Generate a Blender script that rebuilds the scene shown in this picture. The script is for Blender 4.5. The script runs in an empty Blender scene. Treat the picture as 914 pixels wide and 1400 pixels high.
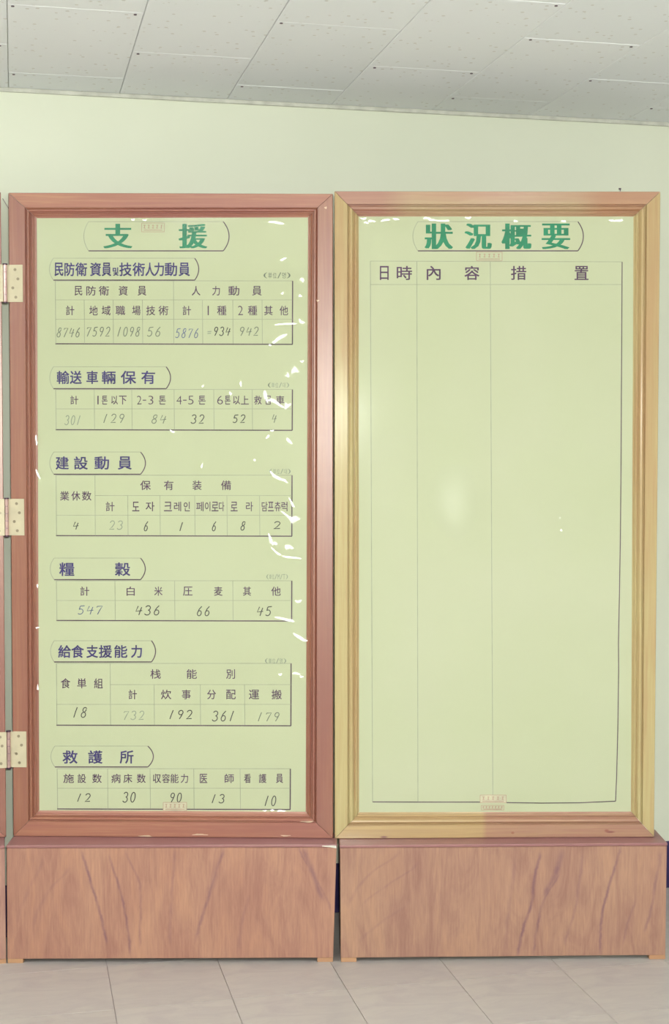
import bpy, bmesh, math, random
from mathutils import Vector, Matrix

# ---------------------------------------------------------------- camera, light, exposure
W, H = 914, 1400
FPX = 1944.0                      # 50 mm lens on 35 mm film
CAM_H = 1.45
PITCH = math.atan(100.0 / FPX)    # looks slightly down
random.seed(4)
sc = bpy.context.scene
COL = sc.collection

cd = bpy.data.cameras.new('camera')
cam = bpy.data.objects.new('camera', cd)
COL.objects.link(cam)
cd.sensor_fit = 'VERTICAL'
cd.sensor_height = 36.0
cd.sensor_width = 24.0
cd.lens = FPX / H * 36.0
cam.location = (0, 0, CAM_H)
cam.rotation_euler = (math.pi / 2 - PITCH, 0, 0)
sc.camera = cam

world = bpy.data.worlds.new('world')
sc.world = world
world.use_nodes = True
world.node_tree.nodes['Background'].inputs[0].default_value = (0.62, 0.55, 0.9, 1)
world.node_tree.nodes['Background'].inputs[1].default_value = 0.15

def area_light(name, loc, target, size, size_y, power, color):
    ld = bpy.data.lights.new(name, 'AREA')
    ld.shape = 'RECTANGLE'
    ld.size = size
    ld.size_y = size_y
    ld.energy = power
    ld.color = color
    o = bpy.data.objects.new(name, ld)
    COL.objects.link(o)
    o.location = loc
    o.rotation_euler = (Vector(target) - Vector(loc)).to_track_quat('-Z', 'Y').to_euler()
    return o

# flash beside the camera, fluorescent troughs on the ceiling outside the frame, two added unseen fills aimed at the ceiling
area_light('flash_head', (0.07, -0.08, 1.58), (0.0, 4.0, 1.32), 0.10, 0.07, 79, (0.97, 0.995, 0.91))
TUBES = [(-0.65, 2.35, 0.9), (0.75, 2.35, 0.9), (-2.3, 0.2, 1.0), (2.5, 0.2, 1.0)]
for tx, ty, k in TUBES:
    area_light('tube_light', (tx, ty, 2.385), (tx, ty, 0), 0.28, 1.2, (1.5 if abs(tx) < 1 else 5), (0.93, 0.95, 1.0))
FILL_UPLIGHTS = [(-2.4, 1.0), (2.55, 0.9)]
for tx, ty in FILL_UPLIGHTS:
    area_light('upward_light', (tx, ty, 1.72), (tx, ty, 3), 0.3, 0.3, (63 if tx < 0 else 86), (0.945, 0.96, 1.0))

sc.view_settings.view_transform = 'Standard'
sc.view_settings.look = 'None'
sc.view_settings.gamma = 1
sc.view_settings.use_curve_mapping = False
sc.view_settings.exposure = 0.0

# ---------------------------------------------------------------- geometry of the view: pixel -> point on a real plane
CP, SP = math.cos(PITCH), math.sin(PITCH)
def ray(px, py):
    x = (px - W / 2) / FPX
    y = -(py - H / 2) / FPX
    return Vector((x, CP + y * SP, -SP + y * CP))
CO = Vector((0, 0, CAM_H))
def on_z(px, py, z=0.0):
    d = ray(px, py)
    return CO + d * ((z - CAM_H) / d.z)
def on_plane(px, py, p0, n):
    d = ray(px, py)
    return CO + d * ((p0 - CO).dot(n) / d.dot(n))

class Plane:
    """vertical plane; u runs right, v up, w out towards the viewer"""
    def __init__(s, a, b):
        s.o = Vector((a.x, a.y, 0))
        s.u = Vector((b.x - a.x, b.y - a.y, 0)).normalized()
        s.v = Vector((0, 0, 1))
        s.n = Vector((s.u.y, -s.u.x, 0))
        s.ang = math.atan2(s.u.y, s.u.x)
    def uv(s, px, py, w=0.0):
        p = on_plane(px, py, s.o + s.n * w, s.n) - s.o
        return (p.dot(s.u), p.z)

# ---------------------------------------------------------------- materials
def lin(c):
    r = []
    for v in c:
        v /= 255.0
        r.append(v / 12.92 if v <= 0.04045 else ((v + 0.055) / 1.055) ** 2.4)
    return (*r, 1)

class NT:
    def __init__(s, name):
        s.m = bpy.data.materials.new(name)
        s.m.use_nodes = True
        s.t = s.m.node_tree
        s.b = s.t.nodes['Principled BSDF']
    def n(s, kind, **kw):
        nd = s.t.nodes.new(kind)
        for k, v in kw.items():
            if k.startswith('i_'):
                k2 = k[2:].replace('_', ' ')
                nd.inputs[k2].default_value = v
            else:
                setattr(nd, k, v)
        return nd
    def l(s, a, b):
        s.t.links.new(a, b)
    def coords(s, scale=(1, 1, 1), rot=(0, 0, 0), loc=(0, 0, 0)):
        tc = s.n('ShaderNodeTexCoord')
        mp = s.n('ShaderNodeMapping')
        mp.inputs['Scale'].default_value = scale
        mp.inputs['Rotation'].default_value = rot
        mp.inputs['Location'].default_value = loc
        s.l(tc.outputs['Object'], mp.inputs['Vector'])
        return mp.outputs['Vector']
    def ramp(s, fac, stops):
        r = s.n('ShaderNodeValToRGB')
        e = r.color_ramp.elements
        e[0].position, e[0].color = stops[0]
        e[1].position, e[1].color = stops[-1]
        for p, c in stops[1:-1]:
            x = e.new(p)
            x.color = c
        s.l(fac, r.inputs['Fac'])
        return r.outputs['Color']
    def mix(s, fac, a, b, mode='MIX'):
        m = s.n('ShaderNodeMix', data_type='RGBA', blend_type=mode)
        for sock, v in ((0, fac), (6, a), (7, b)):
            if hasattr(v, 'is_linked') or hasattr(v, 'links'):
                s.l(v, m.inputs[sock])
            else:
                m.inputs[sock].default_value = v
        return m.outputs[2]
    def noise(s, vec, scale, detail=4, rough=0.5, dist=0.0):
        nd = s.n('ShaderNodeTexNoise')
        nd.inputs['Scale'].default_value = scale
        nd.inputs['Detail'].default_value = detail
        nd.inputs['Roughness'].default_value = rough
        nd.inputs['Distortion'].default_value = dist
        s.l(vec, nd.inputs['Vector'])
        return nd.outputs['Fac']
    def bump(s, h, strength, dist=0.002):
        b = s.n('ShaderNodeBump')
        b.inputs['Strength'].default_value = strength
        b.inputs['Distance'].default_value = dist
        s.l(h, b.inputs['Height'])
        s.l(b.outputs['Normal'], s.b.inputs['Normal'])

def plain(name, c, rough=0.6, metal=0.0, noise=0.06, scale=30, spec=0.5):
    t = NT(name)
    f = t.noise(t.coords(), scale, 3)
    d = tuple(max(0, v * (1 - noise)) for v in c)
    b = tuple(min(255, v * (1 + noise)) for v in c)
    t.l(t.ramp(f, [(0.3, lin(d)), (0.7, lin(b))]), t.b.inputs['Base Color'])
    t.b.inputs['Roughness'].default_value = rough
    t.b.inputs['Metallic'].default_value = metal
    t.b.inputs['Specular IOR Level'].default_value = spec
    return t.m

def wood(name, axis, base, dark, light, rough=0.4, seed=0.0, blotch=None, coat=0.15, coat_rough=0.38, splits=(), knots=(), spec=0.5):
    """solid varnished timber, grain along local axis 'x' or 'z'"""
    t = NT(name)
    sc3 = (4, 130, 130) if axis == 'x' else (130, 130, 4)
    v = t.coords(sc3, loc=(seed, seed * 0.7, seed * 1.3))
    f = t.noise(v, 1.0, 5, 0.6, 0.6)
    soft = tuple((a_ * .5 + b_ * .5) for a_, b_ in zip(dark, base))
    col = t.ramp(f, [(0.25, lin(soft)), (0.5, lin(base)), (0.8, lin(light))])
    sc4 = (1.2, 9, 9) if axis == 'x' else (9, 9, 1.2)
    v2 = t.coords(sc4, loc=(seed * 2, seed, seed))
    g = t.noise(v2, 1.0, 2, 0.5, 0.4)
    blc = blotch or dark
    f2 = t.ramp(g, [(0.48, (0, 0, 0, 1)), (0.75, (1, 1, 1, 1))])
    m = t.n('ShaderNodeMath', operation='MULTIPLY')
    t.l(f2, m.inputs[0]); m.inputs[1].default_value = 0.65
    col = t.mix(m.outputs[0], col, lin(blc))
    # another tint over part of the length, then knots and scars, all in metres along and up the piece
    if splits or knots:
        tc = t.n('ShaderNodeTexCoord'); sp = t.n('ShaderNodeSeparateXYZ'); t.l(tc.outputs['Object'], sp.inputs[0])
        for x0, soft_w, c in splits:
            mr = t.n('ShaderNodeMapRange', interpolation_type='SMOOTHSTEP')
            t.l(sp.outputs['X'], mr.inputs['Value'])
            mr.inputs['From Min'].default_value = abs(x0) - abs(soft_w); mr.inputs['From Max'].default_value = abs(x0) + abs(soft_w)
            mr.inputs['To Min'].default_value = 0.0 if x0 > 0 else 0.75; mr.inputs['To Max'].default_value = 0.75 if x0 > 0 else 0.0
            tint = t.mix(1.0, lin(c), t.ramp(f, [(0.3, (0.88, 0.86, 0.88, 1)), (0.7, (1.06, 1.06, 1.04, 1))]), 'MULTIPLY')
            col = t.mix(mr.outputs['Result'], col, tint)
        for kx, kz, rx, rz, c in knots:
            mp = t.n('ShaderNodeMapping'); t.l(tc.outputs['Object'], mp.inputs['Vector'])
            mp.inputs['Scale'].default_value = (1 / rx, 0, 1 / rz)
            mp.inputs['Location'].default_value = (-kx / rx, 0, -kz / rz)
            ln = t.n('ShaderNodeVectorMath', operation='LENGTH'); t.l(mp.outputs[0], ln.inputs[0])
            mr = t.n('ShaderNodeMapRange', interpolation_type='SMOOTHSTEP'); t.l(ln.outputs['Value'], mr.inputs['Value'])
            mr.inputs['From Min'].default_value = 0.3; mr.inputs['From Max'].default_value = 1.1; mr.inputs['To Min'].default_value = 0.75; mr.inputs['To Max'].default_value = 0
            col = t.mix(mr.outputs['Result'], col, lin(c))
    t.l(col, t.b.inputs['Base Color'])
    r = t.n('ShaderNodeMapRange', i_To_Min=rough - 0.05, i_To_Max=rough + 0.14)
    t.l(t.noise(t.coords(), 14, 4), r.inputs['Value'])
    t.l(r.outputs['Result'], t.b.inputs['Roughness'])
    t.b.inputs['Coat Weight'].default_value = coat
    t.b.inputs['Coat Roughness'].default_value = coat_rough
    t.b.inputs['Coat IOR'].default_value = 1.55
    t.b.inputs['Specular IOR Level'].default_value = spec
    t.bump(f, 0.12, 0.002)
    return t.m

def plywood(name, seed, base, streak, lightc, tilt, width=1.0, height=0.3, streaks=()):
    """thin lauan plywood; each heart streak is (points [(u, v) metres], half width, strength)"""
    t = NT(name)
    v = t.coords((2.6, 1, 0.9), rot=(0, tilt, 0), loc=(seed, 0, seed * 0.37))
    broad = t.ramp(t.noise(v, 1.6, 4, 0.55, 1.4), [(0.32, lin(base)), (0.68, lin(lightc))])
    swirl = t.noise(t.coords((16, 1, 3.4), rot=(0, tilt * 1.6, 0), loc=(seed, 0, 0)), 1.0, 5, 0.6, 1.6)
    sw = t.ramp(swirl, [(0.34, (0.84, 0.78, 0.83, 1)), (0.52, (1, 1, 1, 1)), (0.70, (1.09, 1.09, 1.03, 1))])
    col = t.mix(1.0, broad, sw, 'MULTIPLY')
    fine = t.noise(t.coords((190, 40, 14), rot=(0, tilt * .5, 0)), 1.0, 4, 0.65)
    fc = t.ramp(fine, [(0.3, (0.86, 0.83, 0.85, 1)), (0.7, (1.08, 1.08, 1.06, 1))])
    col = t.mix(1.0, col, fc, 'MULTIPLY')
    if streaks:
        tc = t.n('ShaderNodeTexCoord')
        sp = t.n('ShaderNodeSeparateXYZ')
        t.l(tc.outputs['Object'], sp.inputs[0])
        zn = t.n('ShaderNodeMath', operation='DIVIDE'); t.l(sp.outputs['Z'], zn.inputs[0]); zn.inputs[1].default_value = height
        jit = t.n('ShaderNodeMath', operation='MULTIPLY_ADD')
        t.l(t.noise(t.coords((6, 1, 26)), 1.0, 4, 0.7), jit.inputs[0]); jit.inputs[1].default_value = 0.012; jit.inputs[2].default_value = -0.006
        xj = t.n('ShaderNodeMath', operation='ADD'); t.l(sp.outputs['X'], xj.inputs[0]); t.l(jit.outputs[0], xj.inputs[1])
        brk = t.n('ShaderNodeMapRange'); t.l(t.noise(t.coords((40, 1, 22), loc=(seed, 0, 0)), 1.0, 3), brk.inputs['Value'])
        brk.inputs['From Min'].default_value = 0.3; brk.inputs['From Max'].default_value = 0.6; brk.inputs['To Min'].default_value = 0.35
        tot = None
        for pts, hw, st in streaks:
            pts = sorted(pts, key=lambda p: p[1])
            fcv = t.n('ShaderNodeFloatCurve')
            cv = fcv.mapping.curves[0]
            cv.points[0].location = (0, pts[0][0] / width)
            cv.points[-1].location = (1, pts[-1][0] / width)
            for u, z in pts: cv.points.new(min(max(z / height, .002), .998), u / width)
            fcv.mapping.update()
            t.l(zn.outputs[0], fcv.inputs['Value'])
            m1 = t.n('ShaderNodeMath', operation='MULTIPLY_ADD')
            t.l(fcv.outputs[0], m1.inputs[0]); m1.inputs[1].default_value = -width; t.l(xj.outputs[0], m1.inputs[2])
            ab = t.n('ShaderNodeMath', operation='ABSOLUTE'); t.l(m1.outputs[0], ab.inputs[0])
            mr = t.n('ShaderNodeMapRange', interpolation_type='SMOOTHSTEP')
            t.l(ab.outputs[0], mr.inputs['Value'])
            mr.inputs['From Min'].default_value = 0.0; mr.inputs['From Max'].default_value = hw
            mr.inputs['To Min'].default_value = st; mr.inputs['To Max'].default_value = 0.0
            out = mr.outputs['Result']
            for z0, z1 in ((pts[0][1] - 0.012, pts[0][1] + 0.02), (pts[-1][1] + 0.012, pts[-1][1] - 0.02)):
                e = t.n('ShaderNodeMapRange', interpolation_type='SMOOTHSTEP')
                t.l(sp.outputs['Z'], e.inputs['Value'])
                e.inputs['From Min'].default_value = z0; e.inputs['From Max'].default_value = z1
                mm = t.n('ShaderNodeMath', operation='MULTIPLY'); t.l(out, mm.inputs[0]); t.l(e.outputs['Result'], mm.inputs[1])
                out = mm.outputs[0]
            if tot is None: tot = out
            else:
                mx = t.n('ShaderNodeMath', operation='MAXIMUM'); t.l(tot, mx.inputs[0]); t.l(out, mx.inputs[1]); tot = mx.outputs[0]
        mb = t.n('ShaderNodeMath', operation='MULTIPLY'); t.l(tot, mb.inputs[0]); t.l(brk.outputs['Result'], mb.inputs[1])
        col = t.mix(mb.outputs[0], col, lin(streak))
    t.l(col, t.b.inputs['Base Color'])
    t.b.inputs['Roughness'].default_value = 0.45
    t.bump(fine, 0.1, 0.001)
    return t.m

def wall_mat():
    t = NT('wall_paint')
    f = t.noise(t.coords(), 2.2, 3)
    t.l(t.ramp(f, [(0.3, lin((217, 221, 202))), (0.7, lin((221, 224, 206)))]), t.b.inputs['Base Color'])
    t.b.inputs['Roughness'].default_value = 0.55
    t.bump(t.noise(t.coords(), 180, 3), 0.05, 0.001)
    return t.m

def tile_mat():
    t = NT('acoustic_tile')
    v = t.coords()
    vo = t.n('ShaderNodeTexVoronoi', feature='F1')
    vo.inputs['Scale'].default_value = 42
    t.l(v, vo.inputs['Vector'])
    hole = t.ramp(vo.outputs['Distance'], [(0.0, (1, 1, 1, 1)), (0.16, (1, 1, 1, 1)), (0.22, (0, 0, 0, 1))])
    pick = t.n('ShaderNodeSeparateColor')
    t.l(vo.outputs['Color'], pick.inputs['Color'])
    gt = t.n('ShaderNodeMath', operation='GREATER_THAN')
    t.l(pick.outputs[0], gt.inputs[0]); gt.inputs[1].default_value = 0.45
    m = t.n('ShaderNodeMath', operation='MULTIPLY')
    t.l(hole, m.inputs[0]); t.l(gt.outputs[0], m.inputs[1])
    m2 = t.n('ShaderNodeMath', operation='MULTIPLY')
    t.l(m.outputs[0], m2.inputs[0]); m2.inputs[1].default_value = 0.5
    oi = t.n('ShaderNodeObjectInfo')
    base = t.ramp(oi.outputs['Random'], [(0.0, lin((229, 232, 234))), (1.0, lin((234, 236, 238)))])
    col = t.mix(m2.outputs[0], base, lin((190, 182, 172)))
    t.l(col, t.b.inputs['Base Color'])
    t.b.inputs['Roughness'].default_value = 0.9
    inv = t.n('ShaderNodeMath', operation='SUBTRACT'); inv.inputs[0].default_value = 1
    t.l(m.outputs[0], inv.inputs[1])
    t.bump(inv.outputs[0], 0.35, 0.002)
    return t.m

def floor_mat():
    t = NT('vinyl_tile')
    oi = t.n('ShaderNodeObjectInfo')
    base = t.ramp(oi.outputs['Random'], [(0.0, lin((184, 177, 174))), (1.0, lin((188, 181, 178)))])
    v = t.coords((6, 14, 6), rot=(0, 0, 0.3))
    f = t.noise(v, 1.0, 6, 0.65, 1.2)
    mar = t.ramp(f, [(0.35, (0.90, 0.88, 0.90, 1)), (0.6, (1.03, 1.03, 1.0, 1))])
    col = t.mix(1.0, base, mar, 'MULTIPLY')
    f2 = t.noise(t.coords((22, 70, 22), rot=(0, 0, 0.9)), 1.0, 4, 0.7, 2.0)
    st = t.ramp(f2, [(0.66, (0, 0, 0, 1)), (0.76, (0.5, 0.5, 0.5, 1))])
    col = t.mix(st, col, lin((150, 125, 135)))
    t.l(col, t.b.inputs['Base Color'])
    t.b.inputs['Roughness'].default_value = 0.32
    return t.m

def paper_mat(name, c1, c2):
    t = NT(name)
    f = t.noise(t.coords(), 2.5, 3)
    col = t.ramp(f, [(0.3, lin(c1)), (0.7, lin(c2))])
    t.l(col, t.b.inputs['Base Color'])
    t.b.inputs['Roughness'].default_value = 0.8
    t.b.inputs['Specular IOR Level'].default_value = 0.2
    t.bump(t.noise(t.coords(), 6, 3), 0.25, 0.004)
    return t.m

def film_mat(name, rough, strength):
    """clear vinyl film: see-through with a weak glossy coat"""
    t = NT(name)
    t.t.nodes.remove(t.b)
    out = [n for n in t.t.nodes if n.type == 'OUTPUT_MATERIAL'][0]
    tr = t.n('ShaderNodeBsdfTransparent')
    tr.inputs[0].default_value = (0.985, 0.99, 0.985, 1)
    gl = t.n('ShaderNodeBsdfGlossy')
    gl.inputs['Roughness'].default_value = rough
    fr = t.n('ShaderNodeFresnel')
    fr.inputs['IOR'].default_value = 1.45
    m = t.n('ShaderNodeMath', operation='MULTIPLY')
    t.l(fr.outputs[0], m.inputs[0]); m.inputs[1].default_value = strength
    mx = t.n('ShaderNodeMixShader')
    t.l(m.outputs[0], mx.inputs[0]); t.l(tr.outputs[0], mx.inputs[1]); t.l(gl.outputs[0], mx.inputs[2])
    b = t.n('ShaderNodeBump'); b.inputs['Strength'].default_value = 0.3; b.inputs['Distance'].default_value = 0.002
    t.l(t.noise(t.coords(), 9, 3), b.inputs['Height'])
    t.l(b.outputs['Normal'], gl.inputs['Normal'])
    t.l(mx.outputs[0], out.inputs['Surface'])
    return t.m

M = {}
M['wall'] = wall_mat()
M['tile'] = tile_mat()
M['seam'] = plain('ceiling_seam', (196, 196, 188), 0.9)
M['floor'] = floor_mat()
M['grout'] = plain('floor_joint', (150, 134, 140), 0.7)
M['skirting'] = plain('dark_skirting', (42, 30, 84), 0.5)
M['cove'] = plain('cove_strip', (196, 196, 186), 0.7)
M['red_z'] = wood('reddish_timber_upright', 'z', (148, 92, 70), (132, 74, 66), (160, 110, 84), seed=1.3, coat=1.0, coat_rough=0.32)
M['red_x'] = wood('reddish_timber_crosswise', 'x', (164, 108, 88), (148, 88, 82), (182, 134, 104), seed=4.1, coat=0.5)
M['yel_z'] = wood('yellow_timber_upright', 'z', (186, 170, 124), (176, 142, 104), (194, 182, 136), seed=2.2, blotch=(176, 132, 98), coat=0.12, coat_rough=0.2, spec=0.15)
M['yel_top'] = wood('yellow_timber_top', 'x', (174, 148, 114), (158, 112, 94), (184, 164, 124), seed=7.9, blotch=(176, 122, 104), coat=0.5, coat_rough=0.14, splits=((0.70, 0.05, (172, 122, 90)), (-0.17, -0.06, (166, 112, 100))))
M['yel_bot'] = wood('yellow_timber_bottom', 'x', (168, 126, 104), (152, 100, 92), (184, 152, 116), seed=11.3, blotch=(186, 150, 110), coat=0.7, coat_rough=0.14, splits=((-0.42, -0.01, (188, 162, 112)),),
    knots=((0.775, 0.345, 0.016, 0.004, (120, 58, 62)), (0.765, 0.349, 0.008, 0.005, (140, 74, 66)), (0.50, 0.344, 0.006, 0.0045, (148, 88, 70)), (0.138, 0.334, 0.013, 0.004, (106, 44, 66))))
M['ply_c'] = plywood('plywood_plain', 5.0, (166, 124, 112), (120, 84, 96), (176, 136, 120), 0.0)
M['ledge'] = wood('ledge_timber', 'x', (152, 106, 104), (142, 94, 98), (162, 116, 108), rough=0.3, seed=3.3)
M['foot'] = wood('foot_timber', 'x', (186, 142, 106), (170, 124, 94), (196, 152, 112), rough=0.45, seed=5.5)
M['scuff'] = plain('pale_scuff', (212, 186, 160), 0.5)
M['chip'] = plain('pale_chip', (232, 226, 214), 0.35)
M['paper_a'] = paper_mat('paper_left', (190, 195, 161), (192, 197, 165))
M['paper_b'] = paper_mat('paper_right', (189, 194, 161), (193, 196, 167))
M['green'] = plain('green_ink', (34, 128, 92), 0.6, noise=0.08)
M['navy'] = plain('navy_ink', (54, 44, 106), 0.6, noise=0.12, scale=60)
M['plum'] = plain('plum_ink', (80, 52, 84), 0.6, noise=0.12, scale=60)
M['darkrule'] = plain('dark_rule_ink', (86, 66, 82), 0.6, noise=0.15, scale=20)
M['faintrule'] = plain('faint_rule_ink', (158, 162, 142), 0.7, noise=0.05)
M['pen'] = plain('pen_ink', (66, 64, 66), 0.6)
M['pale'] = plain('faded_pencil', (140, 148, 134), 0.7)
M['mid'] = plain('soft_pencil', (108, 114, 104), 0.7)
M['blue'] = plain('blue_pencil', (98, 108, 142), 0.7)
M['stamp'] = plain('stamp_ink', (178, 148, 132), 0.7)
M['tape'] = plain('tape', (196, 190, 163), 0.4)
M['film_a'] = film_mat('crinkled_film', 0.1, 0.8)
M['film_b'] = film_mat('taut_film', 0.12, 0.10)
M['bulge'] = film_mat('film_bulge', 0.3, 0.34)
for nd in M['bulge'].node_tree.nodes:
    if nd.type == 'BSDF_TRANSPARENT': nd.inputs[0].default_value = (1, 1, 1, 1)
M['crease'] = film_mat('film_crease', 0.16, 0.6)
M['back'] = plain('backing_board', (150, 110, 90), 0.8)
M['brass'] = plain('cream_metal', (198, 188, 160), 0.5, metal=0.1, noise=0.03)
M['pin'] = plain('steel_pin', (205, 172, 170), 0.22, metal=0.7, noise=0.06)
M['pincap'] = plain('dark_pin_end', (70, 44, 66), 0.4, metal=0.3)
M['screw'] = plain('screw_metal', (150, 138, 118), 0.35, metal=0.5)
M['nail'] = plain('nail_metal', (96, 80, 92), 0.4, metal=0.5)
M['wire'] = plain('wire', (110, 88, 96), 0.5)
M['lamp_body'] = plain('lamp_housing', (225, 225, 220), 0.5)
def emitter():
    t = NT('tube_diffuser')
    t.b.inputs['Base Color'].default_value = (0.9, 0.9, 0.9, 1)
    t.b.inputs['Emission Color'].default_value = (0.95, 0.98, 1, 1)
    t.b.inputs['Emission Strength'].default_value = 2.0
    return t.m
M['tube'] = emitter()

# ---------------------------------------------------------------- object helpers
def mesh_obj(name, bm, mat, parent=None, smooth=False, recalc=True):
    if recalc:
        bmesh.ops.recalc_face_normals(bm, faces=bm.faces)
    me = bpy.data.meshes.new(name)
    bm.to_mesh(me)
    bm.free()
    for m in (mat if isinstance(mat, list) else [mat]):
        me.materials.append(m)
    if smooth:
        for p in me.polygons:
            p.use_smooth = True
    o = bpy.data.objects.new(name, me)
    COL.objects.link(o)
    if parent:
        o.parent = parent
    return o
def tag(o, label=None, cat=None, group=None, kind=None):
    if label: o['label'] = label
    if cat: o['category'] = cat
    if group: o['group'] = group
    if kind: o['kind'] = kind
    return o
def thing(name, loc, rz, label, cat, group=None):
    o = bpy.data.objects.new(name, None)
    o.empty_display_size = 0.1
    COL.objects.link(o)
    o.location = loc
    o.rotation_euler = (0, 0, rz)
    return tag(o, label, cat, group)
def box(bm, x0, x1, y0, y1, z0, z1):
    vs = [bm.verts.new((x, y, z)) for x in (x0, x1) for y in (y0, y1) for z in (z0, z1)]
    for f in ((0, 1, 3, 2), (4, 6, 7, 5), (0, 4, 5, 1), (2, 3, 7, 6), (0, 2, 6, 4), (1, 5, 7, 3)):
        bm.faces.new([vs[i] for i in f])
    return vs
def bevel(bm, r, seg=2):
    bmesh.ops.bevel(bm, geom=list(bm.edges), offset=r, segments=seg, affect='EDGES', profile=0.5)
def hexa(bm, q0, q1):
    """solid between two quads of points"""
    a = [bm.verts.new(p) for p in q0]
    b = [bm.verts.new(p) for p in q1]
    bm.faces.new(a); bm.faces.new(b[::-1])
    for i in range(4):
        j = (i + 1) % 4
        bm.faces.new((a[i], b[i], b[j], a[j]))
def cyl(bm, c, axis, r, h, seg=16):
    rot = {'z': Matrix.Identity(4), 'y': Matrix.Rotation(math.pi / 2, 4, 'X'), 'x': Matrix.Rotation(math.pi / 2, 4, 'Y')}[axis]
    bmesh.ops.create_cone(bm, cap_ends=True, segments=seg, radius1=r, radius2=r, depth=h, matrix=Matrix.Translation(c) @ rot)

# ---------------------------------------------------------------- room shell (turned against the boards)
WALL_TAN = 0.225
TH = math.atan(WALL_TAN)
WO = Vector((0, 4.295, 0))            # where the wall crosses the line of sight
CEIL = 2.443
room = Matrix.Translation(WO) @ Matrix.Rotation(TH, 4, 'Z')
# room coordinates: x along the wall, y behind it is +, z up
def room_obj(name, bm, mat, kind=True, parent=None):
    o = mesh_obj(name, bm, mat, parent)
    if parent is None:
        o.location = WO
        o.rotation_euler = (0, 0, TH)
    if kind: o['kind'] = 'structure'
    return o
RX0, RX1, RY0 = -3.6, 3.6, -6.0
bm = bmesh.new(); box(bm, RX0, RX1, 0, 0.12, 0, CEIL + 0.1); room_obj('wall_back', bm, M['wall'])
bm = bmesh.new(); box(bm, RX0 - 0.12, RX0, RY0, 0.12, 0, CEIL + 0.1); room_obj('wall_left', bm, M['wall'])
bm = bmesh.new(); box(bm, RX1, RX1 + 0.12, RY0, 0.12, 0, CEIL + 0.1); room_obj('wall_right', bm, M['wall'])
bm = bmesh.new(); box(bm, RX0 - 0.12, RX1 + 0.12, RY0 - 0.12, RY0, 0, CEIL + 0.1); room_obj('wall_front', bm, M['wall'])
bm = bmesh.new(); box(bm, RX0 - 0.12, RX1 + 0.12, RY0 - 0.12, 0.12, -0.1, -0.003)
floor = room_obj('floor', bm, M['grout'])
bm = bmesh.new(); box(bm, RX0 - 0.12, RX1 + 0.12, RY0 - 0.12, 0.12, CEIL + 0.008, CEIL + 0.1)
ceiling = room_obj('ceiling', bm, M['seam'])
bm = bmesh.new(); box(bm, RX0, RX1, -0.009, 0, 0, 0.152); bevel(bm, 0.002, 1); room_obj('baseboard_back', bm, M['skirting'])
bm = bmesh.new(); box(bm, RX0, RX1, -0.010, 0, CEIL - 0.012, CEIL); bevel(bm, 0.002, 1); room_obj('trim_1', bm, M['cove'])  # added strip, its grey stands for the shade at the ceiling tile edge

# ceiling tiles: 0.316 x 0.62 m boards, staggered
TW, TL = 0.312, 0.62
def tile_mesh(name, w, l, z0, z1, mat, bev):
    bm = bmesh.new()
    g = 0.0007
    box(bm, g, w - g, g, l - g, z0, z1)
    bevel(bm, bev, 1)
    bmesh.ops.recalc_face_normals(bm, faces=bm.faces)
    me = bpy.data.meshes.new(name); bm.to_mesh(me); bm.free()
    me.materials.append(mat)
    return me
ct = tile_mesh('tile', TW, TL, 0, 0.009, M['tile'], 0.0016)
X_OFF = -0.005
def wall_x(px, py, z):
    p = on_z(px, py, z) - WO
    return p.x * math.cos(TH) + p.y * math.sin(TH)
X_OFF = wall_x(165, 123, CEIL) % TW
ncol = int((RX1 - RX0) / TW) + 1
first = True
k0 = int(math.floor(wall_x(165, 123, CEIL) / TW + 0.5))
for i in range(-12, 12):
    xa = X_OFF + i * TW
    if xa < RX0 or xa + TW > RX1: continue
    odd = (round((xa - wall_x(165, 123, CEIL)) / TW) % 2)
    start = 0.46 if odd == 0 else 0.80      # first cross joint, measured from the wall
    y = -start + TL
    while y < -0.01: y += TL
    while y > RY0 + 0.1:
        ylo = max(y - TL, RY0)
        yhi = min(y, -0.001)
        if yhi - ylo < 0.05: y -= TL; continue
        if abs((yhi - ylo) - TL) < 1e-3:
            me = ct
        else:
            me = tile_mesh('tile', TW, yhi - ylo, 0, 0.009, M['tile'], 0.0016)
        o = bpy.data.objects.new('tile', me)
        COL.objects.link(o)
        o.parent = ceiling
        sag = random.uniform(-0.0003, 0.0003)
        o.location = (xa, ylo, CEIL + sag)
        if y > -2.2 and abs(xa) < 1.9:
            # nail head beside the joint
            bm = bmesh.new(); cyl(bm, (0, 0, 0), 'z', 0.0038, 0.002, 10)
            n = mesh_obj('nail_head', bm, M['nail'], ceiling)
            n.location = (xa + 0.012 + random.uniform(0, .01), ylo + random.uniform(0.008, 0.02), CEIL - 0.001)
            if random.random() < 0.5:
                n2 = n.copy(); COL.objects.link(n2); n2.parent = ceiling
                n2.location = (xa + TW - 0.02, ylo + 0.015, CEIL - 0.001)
        y -= TL

# floor tiles 0.30 m
FT = 0.303
ft = tile_mesh('tile', FT, FT, -0.0035, 0.0, M['floor'], 0.0003)
fx = (lambda p: ((p - WO).x * math.cos(TH) + (p - WO).y * math.sin(TH)))(on_z(300, 1320, 0)) % FT
for i in range(-11, 12):
    for j in range(0, 19):
        xa = fx + i * FT
        if xa < RX0 or xa + FT > RX1: continue
        o = bpy.data.objects.new('tile', ft)
        COL.objects.link(o)
        o.parent = floor
        o.location = (xa, -(j + 1) * FT - 0.10 + FT * 0.33, 0)
bm = bmesh.new(); box(bm, RX0, RX1, -0.2 + 0.0, 0, -0.0035, 0.0)
bm.free()

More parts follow.
